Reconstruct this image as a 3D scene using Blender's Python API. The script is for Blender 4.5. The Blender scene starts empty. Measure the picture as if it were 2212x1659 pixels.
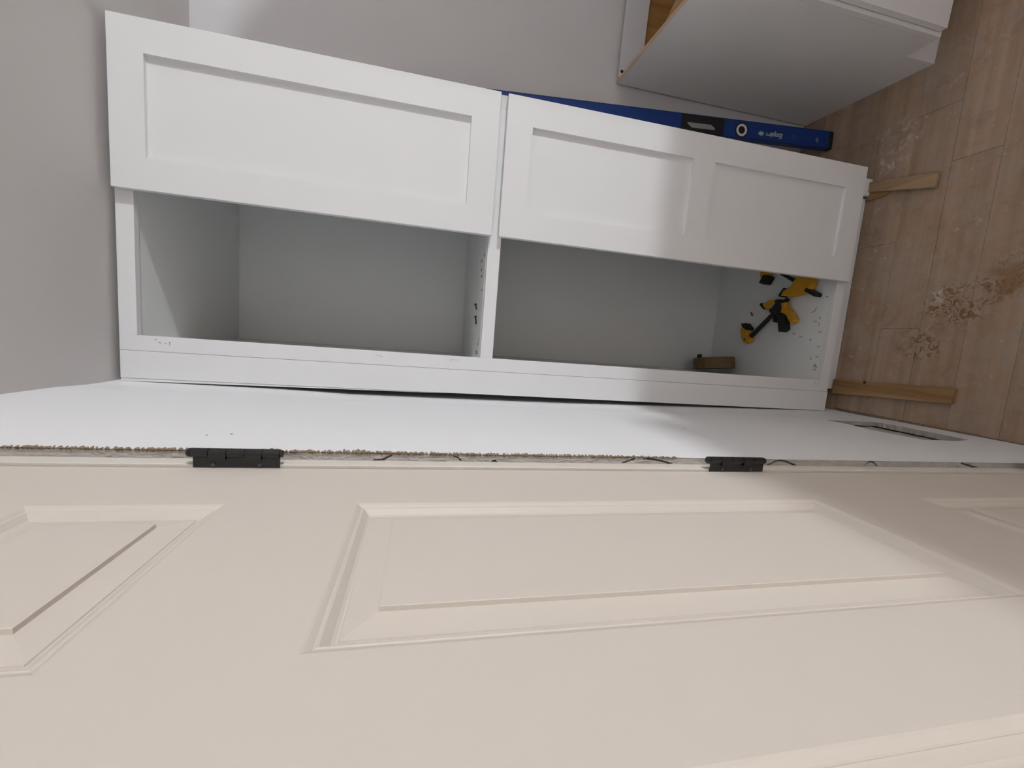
import bpy, bmesh, math, random
from mathutils import Vector, Matrix, noise
random.seed(7)
sc = bpy.context.scene
COL = sc.collection
R = math.radians

# ------------------------------------------------------------------ camera
F_PX, YAW, PITCH, ROLL = 898.57, 0.119789, 0.214937, 0.053256
CAM = Vector((0.190613, -1.320033, 1.641072))
fwd = Vector((-math.sin(YAW)*math.cos(PITCH), math.cos(YAW)*math.cos(PITCH), -math.sin(PITCH)))
rgt = Vector((math.cos(YAW), math.sin(YAW), 0))
upv = rgt.cross(fwd)
r2 = math.cos(ROLL)*rgt + math.sin(ROLL)*upv
u2 = -math.sin(ROLL)*rgt + math.cos(ROLL)*upv
cd = bpy.data.cameras.new('camera')
cam = bpy.data.objects.new('camera', cd); COL.objects.link(cam)
cd.sensor_fit = 'HORIZONTAL'; cd.sensor_width = 36.0
cd.lens = F_PX*36.0/2212.0
cd.clip_start = 0.01
# the phone was held sideways: picture right is down in the room
mx = Matrix((-u2, r2, -fwd)).transposed().to_4x4()
mx.translation = CAM
cam.matrix_world = mx
sc.camera = cam

# ------------------------------------------------------------------ world / exposure
w = bpy.data.worlds.new('world'); sc.world = w; w.use_nodes = True
w.node_tree.nodes['Background'].inputs[0].default_value = (0.9, 0.92, 1.0, 1)
w.node_tree.nodes['Background'].inputs[1].default_value = 0.02
sc.view_settings.view_transform = 'Standard'
sc.view_settings.look = 'None'
sc.view_settings.gamma = 1.0
sc.view_settings.use_curve_mapping = False
sc.view_settings.exposure = 0.0
LAMP = Vector((5.400, -3.000, 1.200))
LAMP_STRENGTH = 2260.0
FILL_STRENGTH = .92
LAMP_RADIUS = 0.080

# ------------------------------------------------------------------ helpers
def new_obj(name, me, parent=None, mats=(), loc=None, rot=None):
    o = bpy.data.objects.new(name, me)
    COL.objects.link(o)
    if me is not None:
        for m in mats:
            me.materials.append(m)
    if parent is not None:
        o.parent = parent
    if loc is not None: o.location = loc
    if rot is not None: o.rotation_euler = rot
    return o

def empty(name, loc=(0, 0, 0), rot=(0, 0, 0)):
    o = bpy.data.objects.new(name, None)
    COL.objects.link(o); o.location = loc; o.rotation_euler = rot
    o.empty_display_size = 0.05
    return o

def tag(o, label=None, cat=None, group=None, kind=None):
    if label: o['label'] = label
    if cat: o['category'] = cat
    if group: o['group'] = group
    if kind: o['kind'] = kind
    return o

def bm_obj(name, bm, mat, parent=None, smooth=False, loc=None, rot=None):
    bmesh.ops.recalc_face_normals(bm, faces=bm.faces)
    me = bpy.data.meshes.new(name)
    bm.to_mesh(me); bm.free()
    if smooth:
        for p in me.polygons: p.use_smooth = True
    mats = mat if isinstance(mat, (list, tuple)) else (mat,)
    return new_obj(name, me, parent, mats, loc, rot)

def add_box(bm, x0, x1, y0, y1, z0, z1, bevel=0.0, mi=0):
    g = bmesh.ops.create_cube(bm, size=1.0)
    vs = g['verts']
    for v in vs:
        v.co = Vector((x0+(v.co.x+.5)*(x1-x0), y0+(v.co.y+.5)*(y1-y0), z0+(v.co.z+.5)*(z1-z0)))
    fs = set(f for v in vs for f in v.link_faces)
    for f in fs: f.material_index = mi
    if bevel > 0:
        es = list(set(e for v in vs for e in v.link_edges))
        bmesh.ops.bevel(bm, geom=es, offset=bevel, segments=1, affect='EDGES', profile=.5)
    return vs

def box(name, x0, x1, y0, y1, z0, z1, mat, parent=None, bevel=0.0):
    bm = bmesh.new()
    add_box(bm, x0, x1, y0, y1, z0, z1, bevel)
    return bm_obj(name, bm, mat, parent)

def add_prism(bm, pts, z0, z1, mi=0):
    n = len(pts)
    lo = [bm.verts.new((p[0], p[1], z0)) for p in pts]
    hi = [bm.verts.new((p[0], p[1], z1)) for p in pts]
    fs = [bm.faces.new(lo[::-1]), bm.faces.new(hi)]
    for i in range(n):
        fs.append(bm.faces.new((lo[i], lo[(i+1) % n], hi[(i+1) % n], hi[i])))
    for f in fs: f.material_index = mi
    return fs

def prism(name, pts, z0, z1, mat, parent=None, bevel=0.0):
    bm = bmesh.new()
    add_prism(bm, pts, z0, z1)
    bmesh.ops.recalc_face_normals(bm, faces=bm.faces)
    if bevel > 0:
        es = [e for e in bm.edges if abs(e.verts[0].co.z-e.verts[1].co.z) < 1e-6]
        bmesh.ops.bevel(bm, geom=es, offset=bevel, segments=2, affect='EDGES', profile=.5)
    return bm_obj(name, bm, mat, parent)

def add_tube(bm, a, b, r0, r1=None, seg=16, cap=True):
    r1 = r0 if r1 is None else r1
    a, b = Vector(a), Vector(b)
    d = (b-a).normalized()
    s = d.orthogonal().normalized(); t = d.cross(s)
    A, B = [], []
    for i in range(seg):
        q = 2*math.pi*i/seg
        o = s*math.cos(q)+t*math.sin(q)
        A.append(bm.verts.new(a+o*r0)); B.append(bm.verts.new(b+o*r1))
    for i in range(seg):
        j = (i+1) % seg
        bm.faces.new((A[i], A[j], B[j], B[i]))
    if cap:
        bm.faces.new(A[::-1]); bm.faces.new(B)

def lathe(bm, prof, axis_o, axis_d, seg=24, closed=False):
    """prof: list of (distance along axis, radius)"""
    o = Vector(axis_o); d = Vector(axis_d).normalized()
    s = d.orthogonal().normalized(); t = d.cross(s)
    rings = []
    for (h, r) in prof:
        rings.append([bm.verts.new(o+d*h+(s*math.cos(2*math.pi*i/seg)+t*math.sin(2*math.pi*i/seg))*r) for i in range(seg)])
    n = len(rings)
    for k in range(n if closed else n-1):
        A, B = rings[k], rings[(k+1) % n]
        for i in range(seg):
            j = (i+1) % seg
            bm.faces.new((A[i], A[j], B[j], B[i]))
    if not closed:
        bm.faces.new(rings[0][::-1]); bm.faces.new(rings[-1])

# ------------------------------------------------------------------ materials
def nodes_of(m):
    m.use_nodes = True
    nt = m.node_tree
    return nt, nt.nodes, nt.links, nt.nodes['Principled BSDF']

def paint(name, col, rough=.5, var=.03, scale=6.0, bump=.02, bscale=350.0, spec=.4):
    m = bpy.data.materials.new(name)
    nt, N, L, b = nodes_of(m)
    b.inputs['Roughness'].default_value = rough
    b.inputs['Specular IOR Level'].default_value = spec
    tc = N.new('ShaderNodeTexCoord')
    n1 = N.new('ShaderNodeTexNoise'); n1.inputs['Scale'].default_value = scale; n1.inputs['Detail'].default_value = 4
    L.new(tc.outputs['Object'], n1.inputs['Vector'])
    mix = N.new('ShaderNodeMix'); mix.data_type = 'RGBA'
    mix.inputs['A'].default_value = (*[c*(1-var) for c in col], 1)
    mix.inputs['B'].default_value = (*[min(1, c*(1+var)) for c in col], 1)
    L.new(n1.outputs['Fac'], mix.inputs['Factor'])
    L.new(mix.outputs['Result'], b.inputs['Base Color'])
    if bump > 0:
        n2 = N.new('ShaderNodeTexNoise'); n2.inputs['Scale'].default_value = bscale; n2.inputs['Detail'].default_value = 2
        L.new(tc.outputs['Object'], n2.inputs['Vector'])
        bp = N.new('ShaderNodeBump'); bp.inputs['Strength'].default_value = bump; bp.inputs['Distance'].default_value = .002
        L.new(n2.outputs['Fac'], bp.inputs['Height'])
        L.new(bp.outputs['Normal'], b.inputs['Normal'])
    return m

def wood(name, c0, c1, c2=None, axis='X', rough=.6, gscale=1.0, per_object=.12):
    m = bpy.data.materials.new(name)
    nt, N, L, b = nodes_of(m)
    b.inputs['Roughness'].default_value = rough
    b.inputs['Specular IOR Level'].default_value = .3
    tc = N.new('ShaderNodeTexCoord'); mp = N.new('ShaderNodeMapping')
    sc_ = [45*gscale]*3; sc_['XYZ'.index(axis)] = 2.2*gscale
    mp.inputs['Scale'].default_value = sc_
    oi = N.new('ShaderNodeObjectInfo')
    vm = N.new('ShaderNodeVectorMath'); vm.operation = 'SCALE'
    cb = N.new('ShaderNodeCombineXYZ')
    L.new(oi.outputs['Random'], cb.inputs[0]); L.new(oi.outputs['Random'], cb.inputs[1]); L.new(oi.outputs['Random'], cb.inputs[2])
    L.new(cb.outputs[0], vm.inputs[0]); vm.inputs['Scale'].default_value = 17.0
    va = N.new('ShaderNodeVectorMath'); va.operation = 'ADD'
    L.new(tc.outputs['Object'], va.inputs[0]); L.new(vm.outputs[0], va.inputs[1])
    L.new(va.outputs[0], mp.inputs['Vector'])
    n1 = N.new('ShaderNodeTexNoise'); n1.inputs['Scale'].default_value = 1.0; n1.inputs['Detail'].default_value = 6; n1.inputs['Roughness'].default_value = .65
    n1.inputs['Distortion'].default_value = .6
    L.new(mp.outputs[0], n1.inputs['Vector'])
    cr = N.new('ShaderNodeValToRGB')
    cr.color_ramp.elements[0].position = .3; cr.color_ramp.elements[0].color = (*c0, 1)
    cr.color_ramp.elements[1].position = .7; cr.color_ramp.elements[1].color = (*c1, 1)
    if c2:
        e = cr.color_ramp.elements.new(.5); e.color = (*c2, 1)
    L.new(n1.outputs['Fac'], cr.inputs['Fac'])
    hv = N.new('ShaderNodeHueSaturation')
    mr = N.new('ShaderNodeMapRange'); mr.inputs['To Min'].default_value = 1-per_object; mr.inputs['To Max'].default_value = 1+per_object
    L.new(oi.outputs['Random'], mr.inputs['Value']); L.new(mr.outputs[0], hv.inputs['Value'])
    L.new(cr.outputs['Color'], hv.inputs['Color'])
    L.new(hv.outputs['Color'], b.inputs['Base Color'])
    bp = N.new('ShaderNodeBump'); bp.inputs['Strength'].default_value = .25; bp.inputs['Distance'].default_value = .001
    L.new(n1.outputs['Fac'], bp.inputs['Height']); L.new(bp.outputs['Normal'], b.inputs['Normal'])
    return m

def emit(name, col, strength):
    m = bpy.data.materials.new(name); m.use_nodes = True
    b = m.node_tree.nodes['Principled BSDF']
    b.inputs['Base Color'].default_value = (.9, .9, .9, 1)
    b.inputs['Emission Color'].default_value = (*col, 1)
    b.inputs['Emission Strength'].default_value = strength
    return m

M_WALL = paint('white_wall_paint', (.79, .79, .80), .6, .012, 3, .05, 160)
M_CEIL = paint('ceiling_paint', (.62, .59, .575), .8, .02, 3, .06, 120)
M_CAB = paint('white_cabinet_lacquer', (.80, .80, .805), .42, .008, 3, .01, 300)
M_CABIN = paint('white_melamine', (.855, .865, .855), .5, .01, 3, 0)
M_VAN = paint('white_vanity_lacquer', (.78, .765, .755), .45, .02, 4, .01, 300)
M_DOOR = paint('cream_door_paint', (.645, .585, .520), .48, .012, 5, .03, 140)
M_JAMB = paint('cream_jamb_paint', (.70, .655, .595), .5, .02, 8, .03, 140)
M_BLACK = paint('black_hinge_paint', (.012, .012, .013), .26, .3, 60, .25, 300, .5)
M_BLKP = paint('black_plastic', (.012, .012, .013), .5, .2, 60, .1, 500)
M_YEL = paint('yellow_plastic', (.62, .30, .012), .5, .08, 40, .05, 400)
M_BLUE = paint('blue_enamel', (.004, .040, .22), .38, .06, 20, .02, 500, .5)
M_GREY = paint('pale_grey_print', (.42, .46, .50), .6, .1, 90, 0)
M_RING = paint('white_vial_ring', (.72, .72, .70), .5, .02, 30, 0)
M_VIAL = paint('grey_vial', (.20, .21, .22), .2, .05, 30, 0)
M_TAPE = paint('brown_paper_tape', (.17, .11, .045), .6, .12, 90, .05, 300)
M_TAPED = paint('dark_tape_core', (.03, .022, .017), .7, .2, 60, .05, 300)
M_STEEL = paint('dark_screw_steel', (.05, .05, .05), .4, .2, 200, 0)
M_MARK = paint('pencil_grey', (.16, .16, .17), .8, .2, 200, 0)
M_VOID = paint('dark_cavity', (.05, .045, .04), .9, .2, 30, 0)
M_KRAFT = paint('torn_brown_paper', (.235, .175, .115), .9, .35, 60, .3, 300)
M_PLAST = paint('grey_plaster', (.43, .405, .375), .95, .30, 40, .6, 200)
M_CARD = paint('brown_cardboard', (.42, .29, .17), .8, .08, 10, .05, 90)
M_WRAP = paint('grey_blocker_roll', (.55, .56, .58), .7, .08, 20, .1, 90)
M_DUST = paint('grey_shavings', (.27, .26, .25), .9, .4, 90, 0)
M_PLY = wood('golden_plywood', (.24, .115, .03), (.46, .25, .085), (.36, .185, .06), 'Z', .6, .5, .05)
M_PINE = wood('pine_wood', (.27, .145, .062), (.45, .285, .145), (.36, .215, .10), 'Y', .6, .8, .06)
M_SHIM = wood('cedar_shim', (.32, .20, .115), (.52, .37, .23), (.43, .29, .17), 'Y', .6, .8, .06)
M_RAW = paint('raw_board_edge', (.52, .36, .22), .7, .1, 60, .1, 200)

def floor_mat():
    m = wood('worn_floor_boards', (.345, .228, .152), (.470, .340, .243), (.410, .285, .198), 'X', .62, .55, .12)
    nt = m.node_tree; N, L = nt.nodes, nt.links; b = N['Principled BSDF']
    src = b.inputs['Base Color'].links[0].from_socket
    geo = N.new('ShaderNodeNewGeometry')
    def noise(scale, detail=5, rough=.6, dist=0.0):
        n = N.new('ShaderNodeTexNoise'); n.inputs['Scale'].default_value = scale; n.inputs['Detail'].default_value = detail
        n.inputs['Roughness'].default_value = rough; n.inputs['Distortion'].default_value = dist
        L.new(geo.outputs['Position'], n.inputs['Vector']); return n.outputs['Fac']
    def ramp(sock, a, c):
        r = N.new('ShaderNodeMapRange'); r.inputs['From Min'].default_value = a; r.inputs['From Max'].default_value = c
        r.clamp = True; L.new(sock, r.inputs['Value']); return r.outputs[0]
    def mul(a, c):
        n = N.new('ShaderNodeMath'); n.operation = 'MULTIPLY'
        for k, s in enumerate((a, c)):
            if isinstance(s, float): n.inputs[k].default_value = s
            else: L.new(s, n.inputs[k])
        return n.outputs[0]
    def blob(cx, cy, rx, ry):
        s = N.new('ShaderNodeVectorMath'); s.operation = 'SUBTRACT'; s.inputs[1].default_value = (cx, cy, 0)
        L.new(geo.outputs['Position'], s.inputs[0])
        d = N.new('ShaderNodeVectorMath'); d.operation = 'DIVIDE'; d.inputs[1].default_value = (rx, ry, 10)
        L.new(s.outputs[0], d.inputs[0])
        ln = N.new('ShaderNodeVectorMath'); ln.operation = 'LENGTH'; L.new(d.outputs[0], ln.inputs[0])
        return ramp(ln.outputs['Value'], 1.0, .55)
    def mix(base, col, fac):
        n = N.new('ShaderNodeMix'); n.data_type = 'RGBA'
        L.new(base, n.inputs['A']); n.inputs['B'].default_value = (*col, 1); L.new(fac, n.inputs['Factor'])
        return n.outputs['Result']
    c = src
    # greyish wear over everything
    c = mix(c, (.40, .335, .28), mul(ramp(noise(5.5, 8, .75, .6), .46, .62), .6))
    c = mix(c, (.24, .165, .115), mul(ramp(noise(8, 9, .8, .9), .52, .66), .45))
    c = mix(c, (.56, .46, .37), mul(ramp(noise(17, 9, .8, .5), .55, .70), .35))
    # fine whitish plaster scuffs
    c = mix(c, (.66, .60, .54), mul(ramp(noise(26, 6, .72, .8), .62, .70), .45))
    for (bx, by, rx, ry, th) in ((.985, -.03, .10, .10, .50), (.90, -.01, .07, .05, .52), (.60, -.06, .05, .10, .56), (.66, .03, .10, .04, .57),
                                 (1.02, -.40, .06, .06, .5), (.63, -.29, .05, .06, .56), (.42, -.24, .04, .04, .5)):
        c = mix(c, (.70, .66, .62), mul(mul(blob(bx, by, rx, ry), ramp(noise(34, 5, .7, .5), th+.02, th+.14)), .55))
    # orange-brown boot tread print
    for (bx, by, rx, ry) in ((.40, -.30, .085, .12), (.47, -.405, .075, .075), (.53, -.50, .08, .10), (.27, -.225, .07, .10)):
        c = mix(c, (.20, .098, .036), mul(mul(blob(bx, by, rx, ry), mul(ramp(noise(46, 3, .55, 1.8), .49, .56), ramp(noise(15, 2), .36, .52))), .85))
    c = mix(c, (.27, .145, .065), mul(mul(blob(.46, -.40, .06, .06), ramp(noise(14, 3), .35, .55)), .75))
    # dark reddish streaks
    c = mix(c, (.20, .10, .06), mul(ramp(noise(9, 6, .75, 1.5), .66, .74), .5))
    L.new(c, b.inputs['Base Color'])
    return m
M_FLOOR = floor_mat()

# ================================================================== SETTING
CEIL = 2.456
DB = 0.400          # back wall
XR, YR = 6.20, -3.90  # right wall, rear wall
# ---- floor: sub-floor with single boards
floor = box('floor', -.15, XR+.1, YR-.1, .75, -.06, -.012, M_VOID)
tag(floor, 'worn bare wooden floor of long boards with plaster dust and boot stains', kind='structure')
rows = 0
y = .04+.125*6
while y > YR-.1:
    y1, y0 = y-.0004, y-.125+.0004
    x = -.12
    k = random.uniform(.35, 1.15)
    if abs(y-(-.085)) < .01: k = .44
    if abs(y-(-.21)) < .01: k = .98
    if abs(y-.04) < .01: k = .75
    if abs(y-(-.335)) < .01: k = 1.3
    while x < XR+.08:
        x2 = min(x+k, XR+.08)
        zt = random.uniform(-.0008, .0004)
        bm = bmesh.new()
        add_box(bm, 0, x2-x-.0012, 0, y1-y0, -.012, 0)
        bm_obj('plank', bm, M_FLOOR, floor, loc=(x, y0, zt))
        x = x2; k = random.uniform(.7, 1.25)
    y -= .125; rows += 1

ceil = box('ceiling', -.15, XR+.1, YR-.1, .75, CEIL, CEIL+.05, M_CEIL)
tag(ceil, 'plain off-white ceiling above the tall cabinet', kind='structure')
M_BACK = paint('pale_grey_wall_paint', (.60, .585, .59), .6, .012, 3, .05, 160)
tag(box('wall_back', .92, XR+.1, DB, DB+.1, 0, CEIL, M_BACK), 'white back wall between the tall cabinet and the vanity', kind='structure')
tag(box('wall_alcove', -.15, .92, .70, .78, 0, CEIL, M_WALL), 'white wall behind the tall cabinet', kind='structure')
M_BARE = paint('bare_grey_plasterboard', (.30, .29, .28), .85, .06, 3, .05, 120)
tag(box('wall_right', XR, XR+.1, YR, DB, 0, CEIL, M_BARE), 'bare grey plasterboard wall beyond the vanity', kind='structure')
# rear wall with an added glowing pane, fill light from behind the viewer
WX0, WX1, WZ0, WZ1 = .02, 1.50, .95, 2.38
bm = bmesh.new()
add_box(bm, -.15, WX0, YR-.1, YR, 0, CEIL); add_box(bm, WX1, XR+.1, YR-.1, YR, 0, CEIL)
add_box(bm, WX0, WX1, YR-.1, YR, 0, WZ0); add_box(bm, WX0, WX1, YR-.1, YR, WZ1, CEIL)
tag(bm_obj('wall_rear', bm, M_BARE), 'bare grey plasterboard wall behind the viewer', kind='structure')
fill_pane = bm_obj('fill_pane_1', (lambda b: (add_box(b, WX0, WX1, YR-.07, YR-.05, WZ0, WZ1), b)[1])(bmesh.new()), emit('added_fill_glow', (1.0, .955, .95), FILL_STRENGTH))
tag(fill_pane, 'added glowing fill-light pane in the wall behind the viewer', kind='structure')
for (a, b_, c, d) in ((WX0, WX0+.05, WZ0, WZ1), (WX1-.05, WX1, WZ0, WZ1), (WX0+.05, WX1-.05, WZ0, WZ0+.05), (WX0+.05, WX1-.05, WZ1-.05, WZ1), ((WX0+WX1)/2-.02, (WX0+WX1)/2+.02, WZ0+.05, WZ1-.05)):
    box('fill_pane_bar', a, b_, YR-.045, YR-.005, c, d, M_JAMB, fill_pane)

bm = bmesh.new()
add_box(bm, 1.30, XR, -1.34, -1.20, 0, 1.02, .003)  # unseen low wall, added to keep lamp light off the lower room
tag(bm_obj('wall_light_blocker', bm, M_WALL), 'added low white wall that cuts off the lamp light', kind='structure')

# ---- left wall: slightly bowed plasterboard, a rectangular cut-out low down
EDGE_Y = -.6885
def bow(z):
    pts = [(.0, -.006), (.09, -.008), (.67, -.0185), (1.2, -.0265), (1.6, -.028), (1.87, -.0275), (2.0, -.0215), (2.44, -.0165), (2.6, -.0165)]
    for (a, xa), (b_, xb) in zip(pts, pts[1:]):
        if z <= b_:
            t = (z-a)/(b_-a); t = max(0, min(1, t)); return xa+(xb-xa)*t
    return pts[-1][1]
def wall_x(y, z):
    t = max(0, min(1, (y+.34)/.30)); t = t*t*(3-2*t)
    return bow(z)*t
hole = [(-.232, .348), (-.231, .30), (-.236, .22), (-.240, .155), (-.33, .148), (-.4725, .137), (-.489, .20), (-.4895, .327), (-.44, .346), (-.38, .361), (-.30, .352)]
def make_left_wall():
    bm = bmesh.new()
    HY0, HY1, HZ0, HZ1 = -.55, -.18, .08, .44
    ys = [EDGE_Y, -.62, HY0, HY1] + [-.34+.04*i for i in range(5, 10)] + [0.02, .12, .75]
    ys = sorted(set(round(v, 4) for v in ys))
    zs = sorted(set([.010, HZ0, HZ1]+[round(.55+.1*i, 3) for i in range(20)]+[CEIL]))
    grid = {}
    for i, yy in enumerate(ys):
        for j, zz in enumerate(zs):
            grid[i, j] = bm.verts.new((wall_x(yy, zz), yy, zz))
    iH0, iH1, jH0, jH1 = ys.index(HY0), ys.index(HY1), zs.index(HZ0), zs.index(HZ1)
    for i in range(len(ys)-1):
        for j in range(len(zs)-1):
            if iH0 <= i < iH1 and jH0 <= j < jH1: continue
            bm.faces.new((grid[i, j], grid[i+1, j], grid[i+1, j+1], grid[i, j+1]))
    # region with the hole: bridge outer rectangle to hole outline (roughened)
    outer = []
    for i in range(iH0, iH1): outer.append(grid[i, jH1])
    for j in range(jH1, jH0, -1): outer.append(grid[iH1, j])
    for i in range(iH1, iH0, -1): outer.append(grid[i, jH0])
    for j in range(jH0, jH1): outer.append(grid[iH0, j])
    hp = []
    n = len(hole)
    for k in range(n):
        (a0, a1), (b0, b1) = hole[k], hole[(k+1) % n]
        seg = max(2, int(math.hypot(b0-a0, b1-a1)/.008))
        for q in range(seg):
            t = q/seg; jit = .0022
            hp.append((a0+(b0-a0)*t+random.uniform(-jit, jit), a1+(b1-a1)*t+random.uniform(-jit, jit)))
    hv = [bm.verts.new((wall_x(a, b_), a, b_)) for a, b_ in hp]
    hin = [bm.verts.new((-.016, a+random.uniform(-.002, .002), b_+random.uniform(-.002, .002))) for a, b_ in hp]
    oe = [bm.edges.get((outer[k], outer[(k+1) % len(outer)])) for k in range(len(outer))]
    he = [bm.edges.new((hv[k], hv[(k+1) % len(hv)])) for k in range(len(hv))]
    bmesh.ops.triangle_fill(bm, use_beauty=True, edges=[e for e in oe if e]+he)
    # drop the triangles that closed the hole itself
    def inside(p):
        c = False
        for k in range(n):
            (a0, a1), (b0, b1) = hole[k], hole[(k+1) % n]
            if (a1 > p[1]) != (b1 > p[1]) and p[0] < (b0-a0)*(p[1]-a1)/(b1-a1)+a0: c = not c
        return c
    hs = set(hv)
    kill = [f for f in bm.faces if all(v in hs for v in f.verts) and inside((f.calc_center_median().y, f.calc_center_median().z))]
    if kill: bmesh.ops.delete(bm, geom=kill, context='FACES_ONLY')
    for k in range(len(hv)):
        q = (k+1) % len(hv)
        f = bm.faces.new((hv[k], hv[q], hin[q], hin[k])); f.material_index = 1
    # the part of the wall above and beyond the doorway
    add_box(bm, -.013, 0, -1.66, EDGE_Y, 2.20, CEIL)
    add_box(bm, -.013, 0, YR, -1.66, 0, CEIL)
    return bm_obj('wall_left', bm, [M_WALL, M_PLAST])
wl = make_left_wall()
tag(wl, 'white plasterboard wall between the cream door and the tall cabinet', kind='structure')
# back of the cut-out: grey rough surface a little way behind the board, bottom plate below it
def rough_sheet(name, x, y0, y1, z0, z1, mat, parent, amp=.003, n=24):
    bm = bmesh.new()
    g = [[bm.verts.new((x+noise.noise(Vector((a*9/n*3, b_*9/n*3, 1.7)))*amp, y0+(y1-y0)*a/n, z0+(z1-z0)*b_/n)) for b_ in range(n+1)] for a in range(n+1)]
    for a in range(n):
        for b_ in range(n):
            bm.faces.new((g[a][b_], g[a+1][b_], g[a+1][b_+1], g[a][b_+1]))
    return bm_obj(name, bm, mat, parent)
rough_sheet('cutout_backing', -.021, -.52, -.20, .10, .40, M_PLAST, wl)
box('wall_stud_void', -.10, -.06, EDGE_Y-.01, .72, 0, CEIL, M_VOID, wl)

# ---- raw cut edge of the plasterboard beside the door
def crack_depth(z, s):
    """z along the edge, s = 0 at wall face .. 1 at jamb side; returns groove depth"""
    d = 0
    # (z, s) poly-lines of the cracks, with their half-width in s
    lines = [([(1.705, .93), (1.690, .78), (1.679, .25)], .10), ([(1.586, .22), (1.579, .40), (1.573, .85)], .06), ([(1.299, .92), (1.288, .55), (1.276, .22)], .13),
             ([(1.262, .12), (1.243, .26), (1.225, .50), (1.204, .90)], .11), ([(1.008, .92), (.990, .35), (.978, .14), (.966, .30), (.944, .88)], .12),
             ([(.781, .92), (.772, .30), (.765, .08), (.757, .30), (.746, .90)], .12), ([(.526, .08), (.510, .45), (.476, .92)], .14), ([(.543, .95), (.530, .75)], .08)]
    for pts, wd in lines:
        for (za, sa), (zb, sb) in zip(pts, pts[1:]):
            if zb <= z <= za:
                q = sa+(sb-sa)*(za-z)/(za-zb)
                if abs(s-q) < wd: d = .011
    if abs(z-1.521) < .008 and s > .62+60*abs(z-1.521): d = .011
    if s > .93 and (1.01 < z < 1.20 or .95 > z > .79 or .74 > z > .56 or z < .47) and noise.noise(Vector((z*14, 0, 4))) > -.15: d = .010
    return d
def make_gypsum():
    bm = bmesh.new()
    z0, z1, nz, ns = .012, 2.20, 1500, 13
    prev = None
    for i in range(nz+1):
        z = z0+(z1-z0)*i/nz
        ring = []
        for k in range(ns+1):
            s = k/ns
            nz_ = noise.noise(Vector((z*160, s*5, 3.1)))*.0011+noise.noise(Vector((z*45, s*3, 9.1)))*.0012
            rough = 1.0 if z > 1.2 else .55
            ring.append(bm.verts.new((-s*.0128-.0002, EDGE_Y+.0006+nz_*rough+crack_depth(z, s), z)))
        if prev:
            for k in range(ns):
                bm.faces.new((prev[k], prev[k+1], ring[k+1], ring[k]))
        prev = ring
    return bm_obj('plasterboard_edge', bm, M_PLAST, wl, smooth=False)
make_gypsum()
# frayed paper fibres along the upper part of that edge
def make_fray():
    bm = bmesh.new()
    z = 1.20
    while z < 2.20:
        amt = .45 if z < 1.32 else 1.0
        h = random.uniform(.0012, .0042)*amt
        if abs(z-1.728) < .018 or abs(z-1.845) < .010: h = random.uniform(.006, .011)
        if random.random() < .06: h *= 1.7
        wd = random.uniform(.0016, .0045)
        lean = random.uniform(-.0015, .003)
        x = .0006+random.uniform(0, .0012)
        tp = (x+random.uniform(.0004, .0016), EDGE_Y+h, z+lean)
        a = bm.verts.new((.0003, EDGE_Y-.0012, z-wd)); b_ = bm.verts.new((.0003, EDGE_Y-.0012, z+wd))
        c = bm.verts.new(tp); d = bm.verts.new((-random.uniform(.0008, .004), EDGE_Y-.0004-random.uniform(0, .0008), z))
        e = bm.verts.new((tp[0]-.0005, tp[1]*.6+EDGE_Y*.4, tp[2]+wd*.7))
        bm.faces.new((a, b_, c)); bm.faces.new((a, c, d)); bm.faces.new((b_, d, c)); bm.faces.new((b_, e, c))
        z += random.uniform(.0022, .0062)
    return tag(bm_obj('torn_paper_fibres', bm, M_KRAFT, wl), kind='stuff')
make_fray()
# strip of lighter paper lying proud along part of the edge
bm = bmesh.new()
pv = None
for i in range(61):
    z = 1.17+.36*i/60
    wdt = .004+.003*noise.noise(Vector((z*30, 0, 0)))+(.004 if 1.19 < z < 1.30 else 0)
    a = bm.verts.new((.0006, EDGE_Y-.0008, z)); b_ = bm.verts.new((.0012, EDGE_Y+wdt, z))
    if pv: bm.faces.new((pv[0], a, b_, pv[1]))
    pv = (a, b_)
bm_obj('loose_paper_strip', bm, M_WALL, wl)
# dirty line where the board stops above the floor
bm = bmesh.new()
for i in range(70):
    yy = -.70+.72*i/70+random.uniform(-.004, .004)
    add_box(bm, -.004, random.uniform(.001, .0035), yy, yy+random.uniform(.008, .02), .0002, random.uniform(.003, .009))
tag(bm_obj('glue_residue', bm, M_KRAFT, wl), kind='stuff')
# scuff marks on the wall
for (yy, zz, a, b_) in ((-.185, .215, .020, .004), (-.20, .16, .012, .003), (-.60, 1.93, .004, .0015), (-.61, 1.96, .003, .001), (-.45, 1.02, .006, .0008)):
    prism('scuff_mark', [(-a, 0), (-a*.2, -b_), (a, -b_*.2), (a*.1, b_)], 0, .0004, M_MARK if zz > .5 else M_PLAST, wl)
    o = COL.objects[-1] if False else [q for q in wl.children if q.name.startswith('scuff_mark')][-1]
    o.matrix_parent_inverse = Matrix.Identity(4)
    o.location = (wall_x(yy, zz)+.0003, yy, zz); o.rotation_euler = (R(90), 0, R(90))

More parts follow.
